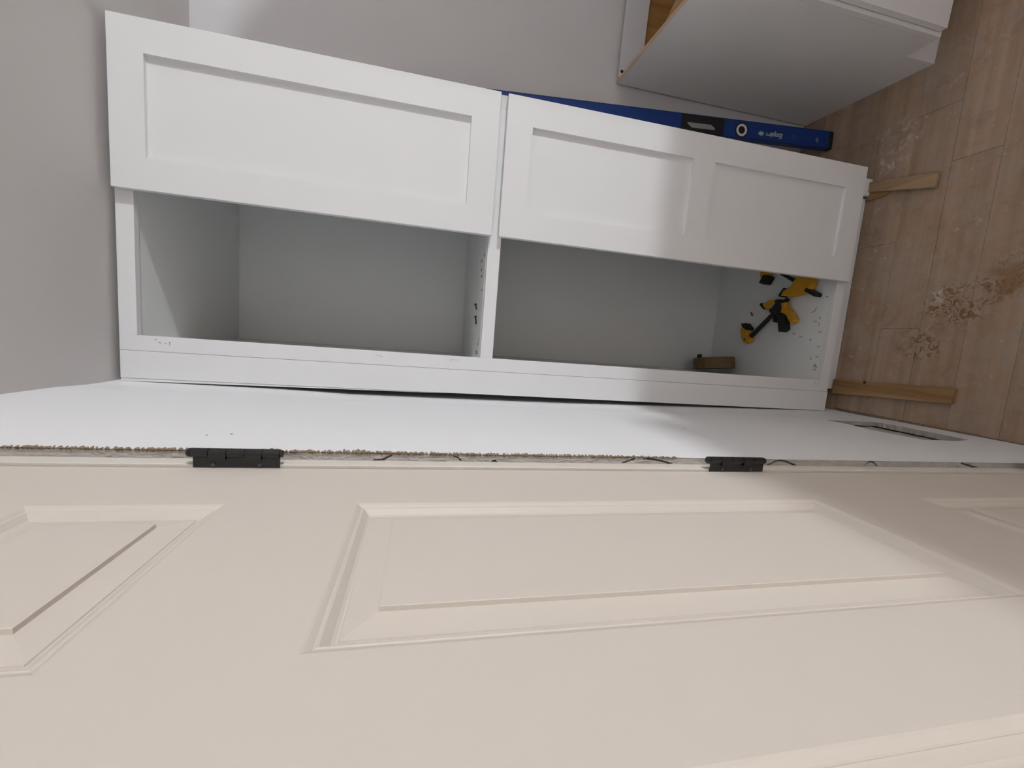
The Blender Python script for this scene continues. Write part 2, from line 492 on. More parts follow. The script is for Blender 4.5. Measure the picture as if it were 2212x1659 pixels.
# ---- door jamb and door
JX, DX = -.0120, -.0162        # jamb edge plane, door face plane
D_Y0, D_Y1, D_Z0, D_Z1 = -1.53, -.7145, .012, 2.136
jamb = empty('trim_1', (0, -.70, 0))
tag(jamb, 'cream painted door jamb beside the raw plasterboard edge', kind='structure')
def rel(o, parent):
    o.parent = parent; o.matrix_parent_inverse = parent.matrix_world.inverted() if parent.type != 'EMPTY' else Matrix.Translation(-Vector(parent.location))
    return o
rel(box('jamb_side', -.12, JX, -.7118, -.684, 0, 2.30, M_JAMB, bevel=.0006), jamb)
rel(box('jamb_stop', -.12, -.075, -.725, -.7118, 0, 2.14, M_JAMB), jamb)
rel(box('jamb_side', -.12, JX, -1.56, -1.5325, 0, 2.16, M_JAMB, bevel=.0006), jamb)
rel(box('jamb_head', -.12, JX, -1.56, -.7119, 2.139, 2.165, M_JAMB, bevel=.0006), jamb)
rel(box('header_filler', -.12, -.013, -1.66, -.684, 2.165, 2.25, M_PLAST), jamb)

cols = [(-1.0642, -.8335), (-1.3925, -1.1618)]
rowsz = [(1.8413, 2.0218), (1.0600, 1.7065), (.205, .8580)]
def make_door():
    bm = bmesh.new()
    ys = sorted([D_Y0, D_Y1]+[v for c in cols for v in c])
    zs = sorted([D_Z0, D_Z1]+[v for c in rowsz for v in c])
    g = {}
    for i, yy in enumerate(ys):
        for j, zz in enumerate(zs):
            g[i, j] = bm.verts.new((DX, yy, zz))
    for i in range(len(ys)-1):
        for j in range(len(zs)-1):
            cy, cz = (ys[i]+ys[i+1])/2, (zs[j]+zs[j+1])/2
            if any(a < cy < b_ for a, b_ in cols) and any(a < cz < b_ for a, b_ in rowsz): continue
            bm.faces.new((g[i, j], g[i+1, j], g[i+1, j+1], g[i, j+1]))
    # edges and back
    B = DX-.044
    ring_i = [(i, 0) for i in range(len(ys))]+[(len(ys)-1, j) for j in range(1, len(zs))]+[(i, len(zs)-1) for i in range(len(ys)-2, -1, -1)]+[(0, j) for j in range(len(zs)-2, 0, -1)]
    bk = [bm.verts.new((B, g[k].co.y, g[k].co.z)) for k in ring_i]
    for q in range(len(ring_i)):
        p = (q+1) % len(ring_i)
        bm.faces.new((g[ring_i[q]], g[ring_i[p]], bk[p], bk[q]))
    bm.faces.new(bk)
    d = bm_obj('door_1', bm, M_DOOR)
    prof = [(0, 0), (.0020, .0006), (.0040, .0018), (.0062, .0034), (.0074, .0036), (.0084, .0030), (.0096, .0034), (.0120, .0056), (.0150, .0084),
            (.0176, .0097), (.0192, .0099), (.0198, .0086), (.0420, .0050), (.0428, .0050), (.0432, .0012), (.0440, .0008)]
    for (ya, yb) in cols:
        for (za, zb) in rowsz:
            bm = bmesh.new()
            pr = None
            for (ins, dep) in prof:
                q = [(ya+ins, za+ins), (yb-ins, za+ins), (yb-ins, zb-ins), (ya+ins, zb-ins)]
                vs = [bm.verts.new((DX-dep, a, b_)) for a, b_ in q]
                if pr:
                    for k in range(4):
                        f = bm.faces.new((pr[k], pr[(k+1) % 4], vs[(k+1) % 4], vs[k]))
                pr = vs
            bm.faces.new(pr)
            bm_obj('raised_panel', bm, M_DOOR, d)
    return d
door = make_door()
tag(door, 'closed cream six-panel door hung in the left wall on black hinges', kind='structure')
def hinge(zc, ln):
    h = new_obj('hinge', None, door); h.location = (0, 0, zc)
    hm = bmesh.new()
    by, bx, rad = -.7125, .0040, .0062
    # leaf lying across jamb edge and door reveal
    leaf = bmesh.new()
    add_box(leaf, -.0150, .0005, -.7152, -.7128, -ln/2, ln/2-.003, .0003)
    bm_obj('hinge_leaf', leaf, M_BLACK, h)
    n = 5
    for k in range(n):
        a = -ln/2+ln*k/n; b_ = -ln/2+ln*(k+1)/n
        km = bmesh.new()
        add_tube(km, (bx, by, a+.0006), (bx, by, b_-.0006), rad, seg=20)
        if k % 2 == 1:
            add_box(km, -.004, bx, by-.0062, by-.0032, a+.0006, b_-.0006)
        bm_obj('knuckle', km, M_BLACK, h, smooth=False)
    pm = bmesh.new()
    add_tube(pm, (bx, by, -ln/2-.003), (bx, by, ln/2+.001), rad*.8, seg=16)
    lathe(pm, [(0, rad*.98), (.003, rad*.95), (.005, rad*.7), (.006, rad*.2)], (bx, by, ln/2), (0, 0, 1), 16)
    bm_obj('hinge_pin', pm, M_BLACK, h)
    for k in (-.27, .25):
        s = bmesh.new()
        lathe(s, [(0, .0032), (.0012, .0030), (.0022, .0018)], (-.0115, -.7150, k*ln), (.2, -1, 0), 10)
        bm_obj('screw_head', s, M_STEEL, h)
    return h
hinge(1.8785, .108)
hinge(1.0965, .110)
hinge(.322, .110)

# ================================================================== TALL CABINET
cab = empty('tall_cabinet', (.48, .3, 0))
tag(cab, 'tall white shaker cabinet with right doors on and left bays open', 'cabinet')
def part(name, x0, x1, y0, y1, z0, z1, mat=M_CAB, bevel=.0006, parent=cab):
    return rel(box(name, x0, x1, y0, y1, z0, z1, mat, bevel=bevel), parent)
FZ0, FZ1 = .0915, 2.441
part('face_stile', .0690, .1106, 0, .019, FZ0, FZ1)
part('face_stile', .858, .8968, 0, .019, FZ0, FZ1)
part('face_rail', .1106, .858, 0, .019, 2.3994, FZ1)
part('face_rail', .1106, .858, 0, .019, 1.4215, 1.4612)
part('face_rail', .1106, .858, 0, .019, FZ0, .1285)
part('side_panel', .069, .0850, .0195, .66, .0915, 2.435, M_CABIN)
part('side_panel', .8805, .8966, .0195, .66, .0925, 2.435, M_CAB)
part('plinth_side', .0765, .0900, .0665, .655, 0, .0910, M_CAB)
part('plinth_side', .8720, .8850, .0530, .655, 0, .0910, M_CAB)
part('top_panel', .0852, .8803, .0192, .6545, 2.4045, 2.420, M_CABIN)
part('shelf', .0868, .8803, .0192, .6490, 1.4450, 1.4632, M_CABIN)
part('bottom_panel', .0852, .8803, .0192, .6545, .110, .1262, M_CABIN)
part('back_panel', .0852, .8803, .6550, .6610, .10, 2.430, M_CABIN)
part('toe_kick', .0755, .818, .0523, .066, .0005, .100, M_CAB)
part('corner_foot', .8235, .8855, .0380, .0520, 0, .092, M_CAB)
# filler strip between frame and wall
part('filler_strip', -.0075, .0682, .0003, .019, FZ0-.003, FZ1)
prm = bmesh.new()
add_prism(prm, [(-.0082, FZ1), (-.0163, FZ1), (-.0128, 2.0), (-.0098, 1.62), (-.0082, 1.55)], 0, .014)
wedge = bm_obj('scribe_wedge', prm, M_CAB)
wedge.data.transform(Matrix.Rotation(R(90), 4, 'X') @ Matrix.Identity(4)); wedge.data.transform(Matrix.Translation((0, .016, 0)))
rel(wedge, cab)

def shaker(z0, z1, openings, x0=.4857, x1=.8931):
    yf, yb = -.022, -.003
    bm = bmesh.new()
    xi0, xi1 = .5668, .8120
    e = .0009                     # eased outer arris
    xs = [x0+e, xi0, xi1, x1-e]
    zs = sorted([z0+e, z1-e]+[v for o in openings for v in o])
    g = {}
    for i, xx in enumerate(xs):
        for j, zz in enumerate(zs):
            g[i, j] = bm.verts.new((xx, yf, zz))
    for i in range(3):
        for j in range(len(zs)-1):
            if i == 1 and any(o[0] <= (zs[j]+zs[j+1])/2 <= o[1] for o in openings): continue
            bm.faces.new((g[i, j], g[i+1, j], g[i+1, j+1], g[i, j+1]))
    nz = len(zs)
    ring = [(i, 0) for i in range(4)]+[(3, j) for j in range(1, nz)]+[(i, nz-1) for i in (2, 1, 0)]+[(0, j) for j in range(nz-2, 0, -1)]
    def push(k, y):
        c = g[k].co
        xx = x0 if k[0] == 0 else (x1 if k[0] == 3 else c.x)
        zz = z0 if k[1] == 0 else (z1 if k[1] == nz-1 else c.z)
        return bm.verts.new((xx, y, zz))
    v1 = [push(k, yf+e) for k in ring]; v2 = [push(k, yb) for k in ring]
    for q in range(len(ring)):
        p = (q+1) % len(ring)
        bm.faces.new((g[ring[q]], g[ring[p]], v1[p], v1[q])); bm.faces.new((v1[q], v1[p], v2[p], v2[q]))
    bm.faces.new(v2)
    for (a, b_) in openings:
        ja, jb = zs.index(a), zs.index(b_)
        q = [g[1, ja], g[2, ja], g[2, jb], g[1, jb]]
        w_ = [bm.verts.new((v.co.x, yf+.0082, v.co.z)) for v in q]
        for k in range(4): bm.faces.new((q[k], q[(k+1) % 4], w_[(k+1) % 4], w_[k]))
    d = bm_obj('cabinet_door', bm, M_CAB)
    rel(d, cab)
    for (a, b_) in openings:
        p = bmesh.new()
        add_box(p, xi0-.001, xi1+.001, yf+.0108, yb-.002, a-.001, b_+.001)
        # small chamfer running round the opening
        q0 = [(xi0, a), (xi1, a), (xi1, b_), (xi0, b_)]
        i = .0016
        q1 = [(xi0+i, a+i), (xi1-i, a+i), (xi1-i, b_-i), (xi0+i, b_-i)]
        v0 = [p.verts.new((u_, yf+.0078, v_)) for u_, v_ in q0]; v1 = [p.verts.new((u_, yf+.0108, v_)) for u_, v_ in q1]
        for k in range(4):
            p.faces.new((v0[k], v0[(k+1) % 4], v1[(k+1) % 4], v1[k]))
        o = bm_obj('recessed_panel', p, M_CAB, d)
        o.matrix_parent_inverse = d.matrix_parent_inverse.inverted() if False else Matrix.Identity(4)
    return d
shaker(1.4552, 2.4360, [(1.5375, 2.3575)])
shaker(.1025, 1.4333, [(.1812, .7237), (.8040, 1.3530)])
# pencil ticks and fingermarks on the frame
def mark(x, z, dx, dz, wd=.0012, parent=cab, y=-.0003):
    bm = bmesh.new()
    n = Vector((-dz, dx)).normalized()*wd/2
    pts = [(x+n.x, z+n.y), (x-n.x, z-n.y), (x+dx-n.x*.4, z+dz-n.y*.4), (x+dx+n.x*.4, z+dz+n.y*.4)]
    vs = [bm.verts.new((p[0], y, p[1])) for p in pts]; ws = [bm.verts.new((p[0], y+.0005, p[1])) for p in pts]
    bm.faces.new(vs)
    for k in range(4): bm.faces.new((vs[k], vs[(k+1) % 4], ws[(k+1) % 4], ws[k]))
    return rel(bm_obj('pencil_mark', bm, M_MARK), parent)
mark(.098, 2.3225, -.011, 0, .0018); mark(.0915, 2.331, .002, .004, .002); mark(.093, 2.344, .002, .005, .002); mark(.1005, 2.354, .003, .003, .0025)
mark(.1005, 1.552, -.009, 0, .0010); mark(.100, .155, -.006, 0, .002); mark(.098, .142, .001, -.008, .001)
mark(.094, 1.76, .003, .012, .0012); mark(.097, 1.775, .002, .008, .001); mark(.098, 1.53, .001, .02, .0007)

# ================================================================== THINGS IN THE CABINET
BZ = .1264
def clamp(label, parts, bar, zbar):
    """parts: (name, outline xy, z0, z1, material, bevel, sub-parts)"""
    xs = [p[0] for q in parts for p in q[1]]; ys = [p[1] for q in parts for p in q[1]]
    c = empty('bar_clamp', (sum(xs)/len(xs), sum(ys)/len(ys), BZ))
    tag(c, label, 'clamp', 'trigger bar clamps lying in the cabinet')
    rel(prism('bar', bar, zbar[0], zbar[1], M_BLKP, bevel=.001), c)
    for (nm, pts, z0, z1, mt, bv) in parts:
        rel(prism(nm, pts, BZ+z0, BZ+z1, mt, bevel=bv), c)
    return c
c1 = clamp('yellow and black bar clamp lying flat with its whole bar in view', [
    ('fixed_jaw', [(0.3188, 0.4221), (0.2988, 0.4291), (0.2629, 0.4168), (0.2415, 0.3992), (0.2381, 0.3827), (0.2425, 0.3679), (0.2624, 0.3563), (0.2736, 0.379), (0.2991, 0.3787), (0.3029, 0.3925)], .008, .032, M_YEL, .004),
    ('jaw_pad', [(0.3308, 0.426), (0.3325, 0.4008), (0.3088, 0.3754), (0.2991, 0.3787), (0.3029, 0.3977), (0.3148, 0.416)], .002, .036, M_BLKP, .003),
    ('grip_body', [(0.388, 0.2713), (0.4265, 0.2448), (0.4315, 0.2391), (0.4322, 0.2218), (0.4209, 0.2112), (0.3891, 0.2117), (0.3713, 0.2106), (0.3653, 0.1861), (0.3037, 0.1727), (0.293, 0.1876), (0.2936, 0.2027), (0.3322, 0.2142), (0.3575, 0.2254), (0.3704, 0.2366), (0.3727, 0.2504), (0.3768, 0.2647)], .004, .036, M_BLKP, .003),
    ('release_trigger', [(0.3713, 0.2607), (0.3689, 0.2404), (0.3343, 0.2343), (0.3363, 0.2481)], .010, .026, M_BLKP, .002),
    ('sliding_jaw', [(0.416, 0.3163), (0.4326, 0.2843), (0.4347, 0.2485), (0.43, 0.2432), (0.3917, 0.272), (0.3904, 0.2856), (0.3969, 0.3056)], .008, .032, M_YEL, .004),
    ('jaw_pad', [(0.4167, 0.3294), (0.422, 0.3222), (0.4062, 0.3074), (0.3925, 0.2907), (0.393, 0.3025), (0.4029, 0.3163)], .002, .036, M_BLKP, .002),
    ('handle', [(0.4176, 0.2148), (0.418, 0.1916), (0.3985, 0.186), (0.3801, 0.162), (0.3449, 0.1335), (0.3364, 0.1359), (0.3263, 0.1501), (0.3386, 0.1626), (0.3651, 0.1819), (0.3748, 0.2091), (0.3925, 0.2081)], .006, .034, M_YEL, .005),
    ('badge', [(0.3965, 0.2640), (0.4210, 0.2445), (0.4190, 0.2395), (0.3935, 0.2600)], .0355, .0366, M_GREY, .0002),
    ('jaw_rivet', [(0.2555+.0055*math.cos(t*math.pi/5), 0.3920+.0055*math.sin(t*math.pi/5)) for t in range(10)], .030, .0326, M_BLKP, .0004),
], [(0.2748, 0.3793), (0.265, 0.3594), (0.4290, 0.1840), (0.4388, 0.2003)], (BZ+.016, BZ+.023))
c2 = clamp('yellow bar clamp half hidden behind the lower shaker door, bulky yellow body', [
    ('grip_body', [(0.5089, 0.1634), (0.5187, 0.1471), (0.5261, 0.1335), (0.5203, 0.1064), (0.5045, 0.0782), (0.482, 0.077), (0.4652, 0.0837), (0.4499, 0.0951), (0.4446, 0.1247), (0.4391, 0.1739), (0.4464, 0.2202), (0.4673, 0.2109), (0.4815, 0.177)], .006, .036, M_YEL, .006),
    ('jaw_pad', [(0.4502, 0.2341), (0.4796, 0.2132), (0.4752, 0.1947), (0.4707, 0.2035), (0.4477, 0.2187), (0.4406, 0.2142), (0.4428, 0.2261)], .003, .034, M_BLKP, .002),
    ('fixed_jaw', [(0.5656, 0.3571), (0.592, 0.3463), (0.5925, 0.3104), (0.5723, 0.2856), (0.561, 0.2939), (0.5554, 0.3105), (0.5451, 0.3122), (0.5463, 0.3341), (0.5322, 0.348), (0.5474, 0.3555)], .008, .032, M_YEL, .004),
    ('jaw_pad', [(0.5478, 0.3343), (0.5439, 0.3137), (0.5348, 0.2961), (0.5056, 0.3119), (0.5036, 0.3206), (0.514, 0.352)], .002, .036, M_BLKP, .003),
    ('bar_stop', [(0.4305, 0.054), (0.4438, 0.0509), (0.4690, 0.0975), (0.4565, 0.1060)], .006, .0385, M_BLKP, .001),
    ('handle', [(0.513, 0.1347), (0.5048, 0.081), (0.5269, 0.0795), (0.5638, 0.0792), (0.5734, 0.1018), (0.5573, 0.1202)], .008, .034, M_YEL, .005),
], [(0.4305, 0.054), (0.4438, 0.0509), (0.5742, 0.2894), (0.5643, 0.2981)], (BZ+.012, BZ+.019))

# roll of brown tape standing on its rim
tr = empty('tape_roll', (.130, .50, BZ), (0, 0, 0))
tag(tr, 'brown tape roll standing on its rim in the lower bay corner', 'tape roll')
bm = bmesh.new()
ro, ri, hw = .094, .062, .027
lathe(bm, [(-hw, ri), (-hw, ro-.001), (-hw+.001, ro), (hw-.001, ro), (hw, ro-.001), (hw, ri)], (0, 0, 0), (1, 0, 0), 40, closed=True)
o = bm_obj('tape_winding', bm, M_TAPE, tr)
bm = bmesh.new()
lathe(bm, [(-hw-.0006, ri-.004), (-hw-.0006, ro-.003), (-hw+.004, ro-.003), (-hw+.004, ri-.004)], (0, 0, 0), (1, 0, 0), 40, closed=True)
lathe(bm, [(hw-.004, ri-.004), (hw-.004, ro-.003), (hw+.0006, ro-.003), (hw+.0006, ri-.004)], (0, 0, 0), (1, 0, 0), 40, closed=True)
lathe(bm, [(-hw, ri-.004), (-hw, ri+.0005), (hw, ri+.0005), (hw, ri-.004)], (0, 0, 0), (1, 0, 0), 40, closed=True)
bm_obj('tape_core', bm, M_TAPED, tr)
bm = bmesh.new()
pv = None
for i in range(9):
    t = i/8
    p0 = Vector((hw-.004+.022*t, -.03+.012*t, .087-.006*t*t)); p1 = Vector((hw-.004+.022*t, .004+.010*t, .092-.010*t))
    a, b_ = bm.verts.new(p0), bm.verts.new(p1); a2, b2 = bm.verts.new(p0-Vector((0, 0, .0015))), bm.verts.new(p1-Vector((0, 0, .0015)))
    if pv:
        bm.faces.new((pv[0], a, b_, pv[1])); bm.faces.new((pv[2], pv[3], b2, a2))
        bm.faces.new((pv[0], pv[2], a2, a)); bm.faces.new((pv[1], b_, b2, pv[3]))
    pv = (a, b_, a2, b2)
bm_obj('loose_tape_end', bm, M_TAPED, tr)
tr.rotation_euler = (0, R(-4), R(7)); tr.location.z = BZ+ro+.0022

def screw(label, head, tip, group):
    head, tip = Vector(head), Vector(tip)
    d = (tip-head); ln = d.length; d.normalize()
    o = empty('wood_screw', head)
    tag(o, label, 'screw', group)
    bm = bmesh.new(); lathe(bm, [(0, .0044), (.0008, .0046), (.0032, .0022)], (0, 0, 0), d, 12); bm_obj('screw_head', bm, M_STEEL, o)
    bm = bmesh.new()
    prof = [(.003, .0021)]
    k = .004
    while k < ln-.004:
        prof += [(k, .0017), (k+.0007, .0026)]; k += .0016
    prof += [(ln-.003, .0016), (ln, .0003)]
    lathe(bm, prof, (0, 0, 0), d, 10); bm_obj('screw_shank', bm, M_STEEL, o)
    return o
SZ = 1.4634
screw('small dark screw on the upper shelf, farther from the left stile', (.288, .170, SZ+.0046), (.268, .150, SZ+.002), 'loose screws')
screw('small dark screw on the upper shelf, nearer the left stile', (.245, .148, SZ+.0046), (.216, .136, SZ+.002), 'loose screws')
screw('small dark screw on the cabinet bottom beside the clamp', (.371, .396, BZ+.0046), (.388, .412, BZ+.002), 'loose screws')

# wood shavings on shelf and bottom
bm = bmesh.new()
def shav(p, L_, ang, z):
    n = 5; prev = None
    for i in range(n+1):
        t = i/n
        a = ang+.9*math.sin(t*3+p[0]*50)
        q = Vector((p[0]+L_*t*math.cos(ang)+.003*math.sin(t*7), p[1]+L_*t*math.sin(ang)+.003*math.cos(t*6), z))
        wd = .0016*(1-abs(2*t-1)*.6)
        v = [bm.verts.new(q+Vector((-wd*math.sin(a), wd*math.cos(a), 0))), bm.verts.new(q-Vector((-wd*math.sin(a), wd*math.cos(a), 0))), bm.verts.new(q+Vector((0, 0, .002)))]
        if prev:
            for k in range(3): bm.faces.new((prev[k], prev[(k+1) % 3], v[(k+1) % 3], v[k]))
        prev = v
for (x, y, l, a) in ((.392, .068, .028, 2.3), (.355, .055, .012, 4), (.335, .058, .018, 1.2), (.335, .050, .014, 3), (.285, .150, .012, 1), (.275, .125, .010, 5), (.262, .075, .006, 0),
                     (.185, .060, .010, 0), (.165, .042, .018, 4.2), (.150, .030, .014, 1.7), (.172, .036, .016, 2.7), (.43, .03, .01, 1), (.30, .032, .012, 2), (.24, .030, .012, 1.5), (.20, .028, .012, 1.5)):
    shav((x, y), l, a, BZ)
for (x, y, l, a) in ((.155, .055, .014, 2), (.160, .045, .010, 0), (.43, .10, .012, 2), (.40, .085, .02, 1.8), (.375, .075, .012, 1.6), (.13, .09, .02, 2.6), (.118, .06, .014, 1), (.44, .04, .012, 2), (.33, .05, .01, 1.8)):
    shav((x, y), l, a, SZ)
sh = bm_obj('wood_shavings', bm, M_DUST)
tag(sh, 'thin grey wood shavings scattered over the cabinet shelf and bottom', 'shavings', kind='stuff')

# ================================================================== SHIMS ON THE FLOOR
def shim(name, quad, z0, z1, mat, label, grp='pine strips under the cabinet'):
    """quad: near-cabinet left/right, far left/right ; z0 base, z1 thickness at each end"""
    cx = sum(p[0] for p in quad)/4; cy = sum(p[1] for p in quad)/4
    bm = bmesh.new()
    lo = [bm.verts.new((p[0]-cx, p[1]-cy, z0)) for p in quad]
    hi = [bm.verts.new((p[0]-cx, p[1]-cy, z0+t)) for p, t in zip(quad, z1)]
    bm.faces.new(lo[::-1]); bm.faces.new(hi)
    for k in range(4): bm.faces.new((lo[k], lo[(k+1) % 4], hi[(k+1) % 4], hi[k]))
    bmesh.ops.recalc_face_normals(bm, faces=bm.faces)
    bmesh.ops.bevel(bm, geom=list(bm.edges), offset=.0008, segments=1, affect='EDGES')
    o = bm_obj(name, bm, mat, loc=(cx, cy, 0))
    return tag(o, label, 'wood strip', grp)
s1 = shim('wood_strip', [(.1165, .045), (.0585, .045), (.0845, -.3440), (.1345, -.3465)], 0.0004, [.016, .016, .014, .014], M_PINE, 'long pine strip with a knot poking out by the left wall')
bm = bmesh.new(); lathe(bm, [(0, .0055), (.0005, .0052), (.0007, .001)], (.0, 0, 0), (0, 0, 1), 12)
kn = bm_obj('wood_knot', bm, M_TAPED, s1); kn.location = (.118-.0985, -.075+.150, .0158)
shim('wood_strip', [(.8740, .045), (.8390, .045), (.7835, -.1875), (.8305, -.1880)], 0.0075, [.006, .006, .013, .013], M_SHIM, 'upper pale pine strip poking out under the right foot')
shim('wood_strip', [(.8420, .045), (.8060, .045), (.8080, -.020), (.8215, -.048)], 0.0004, [.0065, .0065, .006, .006], M_PINE, 'short brown wood strip wedged under the paler pine strip')

# ================================================================== SPIRIT LEVEL
A = Vector((1.073, .235, .0005)); ax = Vector((-.038, .068, 1)).normalized(); wx = Vector((1, 0, .038)).normalized(); nx = wx.cross(ax)  # nx faces into the room? fixed below
nx = ax.cross(wx).normalized()
if nx.y < 0: nx = -nx           # nx: away from viewer (into the wall)
lev = empty('spirit_level', A)
LM = Matrix((wx, nx, ax)).transposed().to_4x4()
lev.rotation_euler = LM.to_euler()
tag(lev, 'long blue box spirit level leaning on the back wall beside the cabinet', 'spirit level')
W_, T_, LN = .0685, .026, 1.80
def lbox(name, x0, x1, y0, y1, z0, z1, mat, bevel=.0008, parent=lev):
    bm = bmesh.new(); add_box(bm, x0, x1, y0, y1, z0, z1, bevel); return bm_obj(name, bm, mat, parent)
bm = bmesh.new()
# hollow beam: two flanges, web front with a real hand slot
S0, S1, SW0, SW1 = .538, .662, .0175, .0390
add_box(bm, 0, W_, 0, .0025, .022, S0); add_box(bm, 0, W_, 0, .0025, S1, LN-.02)
add_box(bm, 0, SW0, 0, .0025, S0, S1); add_box(bm, SW1, W_, 0, .0025, S0, S1)
add_box(bm, 0, W_, T_-.0025, T_, .022, S0); add_box(bm, 0, W_, T_-.0025, T_, S1, LN-.02)
add_box(bm, 0, SW0, T_-.0025, T_, S0, S1); add_box(bm, SW1, W_, T_-.0025, T_, S0, S1)
add_box(bm, 0, .003, 0, T_, .022, LN-.02); add_box(bm, W_-.003, W_, 0, T_, .022, LN-.02)
bm_obj('level_beam', bm, M_BLUE, lev)
lbox('end_cap', -.001, W_+.001, -.001, T_+.001, 0, .0225, M_BLKP, .004)
lbox('end_cap', -.001, W_+.001, -.001, T_+.001, LN-.0225, LN, M_BLKP, .004)
for (ya, yb) in ((-.0022, .0002), (T_-.0002, T_+.0022)):
    bm = bmesh.new()
    oz = [(.002, .502), (W_-.004, .502), (W_-.004, .686), (.002, .686)]
    # octagonal slot: two of its corners are clipped as on the grip in the photo
    iz = [(SW0, S0), (SW1-.014, S0), (SW1, S0+.020), (SW1, S1), (SW0+.014, S1), (SW0, S1-.020)]
    rings = []
    for yy in (ya, yb):
        rings.append(([bm.verts.new((p[0], yy, p[1])) for p in oz], [bm.verts.new((p[0], yy, p[1])) for p in iz]))
    for (O, I) in rings:
        bm.faces.new((O[0], O[1], I[1], I[0])); bm.faces.new((O[1], I[2], I[1])); bm.faces.new((O[1], O[2], I[3], I[2]))
        bm.faces.new((O[2], O[3], I[4], I[3])); bm.faces.new((O[3], I[5], I[4])); bm.faces.new((O[3], O[0], I[0], I[5]))
    for k in range(2):
        A_, B_ = rings[0][k], rings[1][k]
        for q in range(len(A_)):
            bm.faces.new((A_[q], A_[(q+1) % len(A_)], B_[(q+1) % len(A_)], B_[q]))
    bm_obj('hand_grip', bm, M_BLKP, lev)
lbox('slot_backdrop', SW0-.001, SW1+.001, .0026, .0040, S0-.001, S1+.001, paint('grey_slot_backdrop', (.34, .32, .30), .7, .06, 40, 0), .0)  # added plate, coloured like the dim wall seen through the slot
bm = bmesh.new()
lathe(bm, [(0, .0235), (.0016, .0235), (.0016, .0145), (0, .0145)], (.0312, -.0016, .4232), (0, 1, 0), 32, closed=True)
vr = bm_obj('vial_ring', bm, M_RING, lev)
bm = bmesh.new(); lathe(bm, [(0, .0148), (.001, .0148)], (.0312, -.0002, .4232), (0, 1, 0), 28)
bm_obj('vial', bm, M_VIAL, vr)
bm = bmesh.new(); lathe(bm, [(0, .029), (.0004, .029)], (.0312, -.0003, .4232), (0, 1, 0), 32)
bm_obj('vial_bezel', bm, M_BLKP, vr)
# lettering: reads upward along the beam
def text_mesh(name, body, size, mat, parent, x, z, shear=.25, off=.0):
    cu = bpy.data.curves.new(name, 'FONT'); cu.body = body; cu.size = size; cu.shear = shear; cu.offset = off; cu.extrude = .0002
    t = bpy.data.objects.new(name+'_src', cu); COL.objects.link(t)
    bpy.context.view_layer.update()
    dg = bpy.context.evaluated_depsgraph_get()
    me = bpy.data.meshes.new_from_object(t.evaluated_get(dg))
    bpy.data.objects.remove(t)
    me.name = name
    # text plane XY -> beam: reading direction +z (up the beam), letter tops towards -x
    me.transform(Matrix(((0, -1, 0, x), (0, 0, -1, -.0003), (1, 0, 0, z), (0, 0, 0, 1))))
    return new_obj(name, me, parent, (mat,))
text_mesh('lettering', 'Empire', .0265, M_GREY, lev, .0345, .236, .2, .0009)
# emblem after the word: a solid eagle-like star burst in an oval
bm = bmesh.new()
star = []
for k in range(16):
    q = 2*math.pi*k/16
    rr = .0115 if k % 2 == 0 else .0078
    star.append((.0275+rr*.85*math.cos(q), .3350+rr*1.25*math.sin(q)))
vs = [bm.verts.new((p[0], -.0006, p[1])) for p in star]; bm.faces.new(vs)
ws = [bm.verts.new((p[0], 0, p[1])) for p in star]
for k in range(16): bm.faces.new((vs[k], vs[(k+1) % 16], ws[(k+1) % 16], ws[k]))
bm_obj('emblem', bm, M_GREY, lev)
bm = bmesh.new(); lathe(bm, [(0, .0065), (.0005, .0065), (.0005, .0050), (0, .0050)], (.0300, -.0005, .1855), (0, 1, 0), 18, closed=True)
bm_obj('round_mark', bm, paint('faint_blue_grey_print', (.10, .14, .22), .6, .1, 90, 0), lev)
bm = bmesh.new()
for (x0, z0, x1, z1) in ((.020, .074, .034, .0835), (.021, .0705, .034, .0745), (.033, .072, .036, .080)):
    a = Vector((x0, 0, z0)); b_ = Vector((x1, 0, z1)); n = Vector((-(b_-a).z, 0, (b_-a).x)).normalized()*.0009
    q = [a+n, a-n, b_-n, b_+n]
    v0 = [bm.verts.new((p.x, -.0005, p.z)) for p in q]; v1 = [bm.verts.new((p.x, .0001, p.z)) for p in q]
    bm.faces.new(v0)
    for k in range(4): bm.faces.new((v0[k], v0[(k+1) % 4], v1[(k+1) % 4], v1[k]))
bm_obj('size_mark', bm, M_GREY, lev)
bm = bmesh.new(); lathe(bm, [(0, .0052), (.0004, .0052)], (.0275, -.0004, .0415), (0, 1, 0), 18)
bm_obj('hang_hole', bm, M_BLKP, lev)

# ================================================================== VANITY
VA = -2.44
van = empty('vanity_cabinet', (1.2335, .392, 0), (0, 0, R(VA)))
tag(van, 'white vanity cabinet without a top, standing against the back wall', 'vanity cabinet')
def vbox(name, x0, x1, y0, y1, z0, z1, mat=M_VAN, bevel=.0006):
    bm = bmesh.new(); add_box(bm, x0, x1, y0, y1, z0, z1, bevel); return bm_obj(name, bm, mat, van)
VH, VD, VW = .930, .575, .92
def side(x0, x1, mat, name):
    bm = bmesh.new()
    pts = [(-.003, 0), (-.003, VH), (-VD, VH), (-VD, .125), (-VD+.092, .125), (-VD+.092, 0)]
    lo = [bm.verts.new((x0, p[0], p[1])) for p in pts]; hi = [bm.verts.new((x1, p[0], p[1])) for p in pts]
    bm.faces.new(lo); bm.faces.new(hi[::-1])
    for k in range(len(pts)):
        bm.faces.new((lo[k], lo[(k+1) % 6], hi[(k+1) % 6], hi[k]))
    return bm_obj(name, bm, mat, van)
side(0, .0145, M_VAN, 'side_panel'); side(VW-.0145, VW, M_VAN, 'side_panel')
vbox('raw_top_edge', .0004, .0141, -VD+.001, -.004, VH+.0002, VH+.0016, M_RAW, 0)
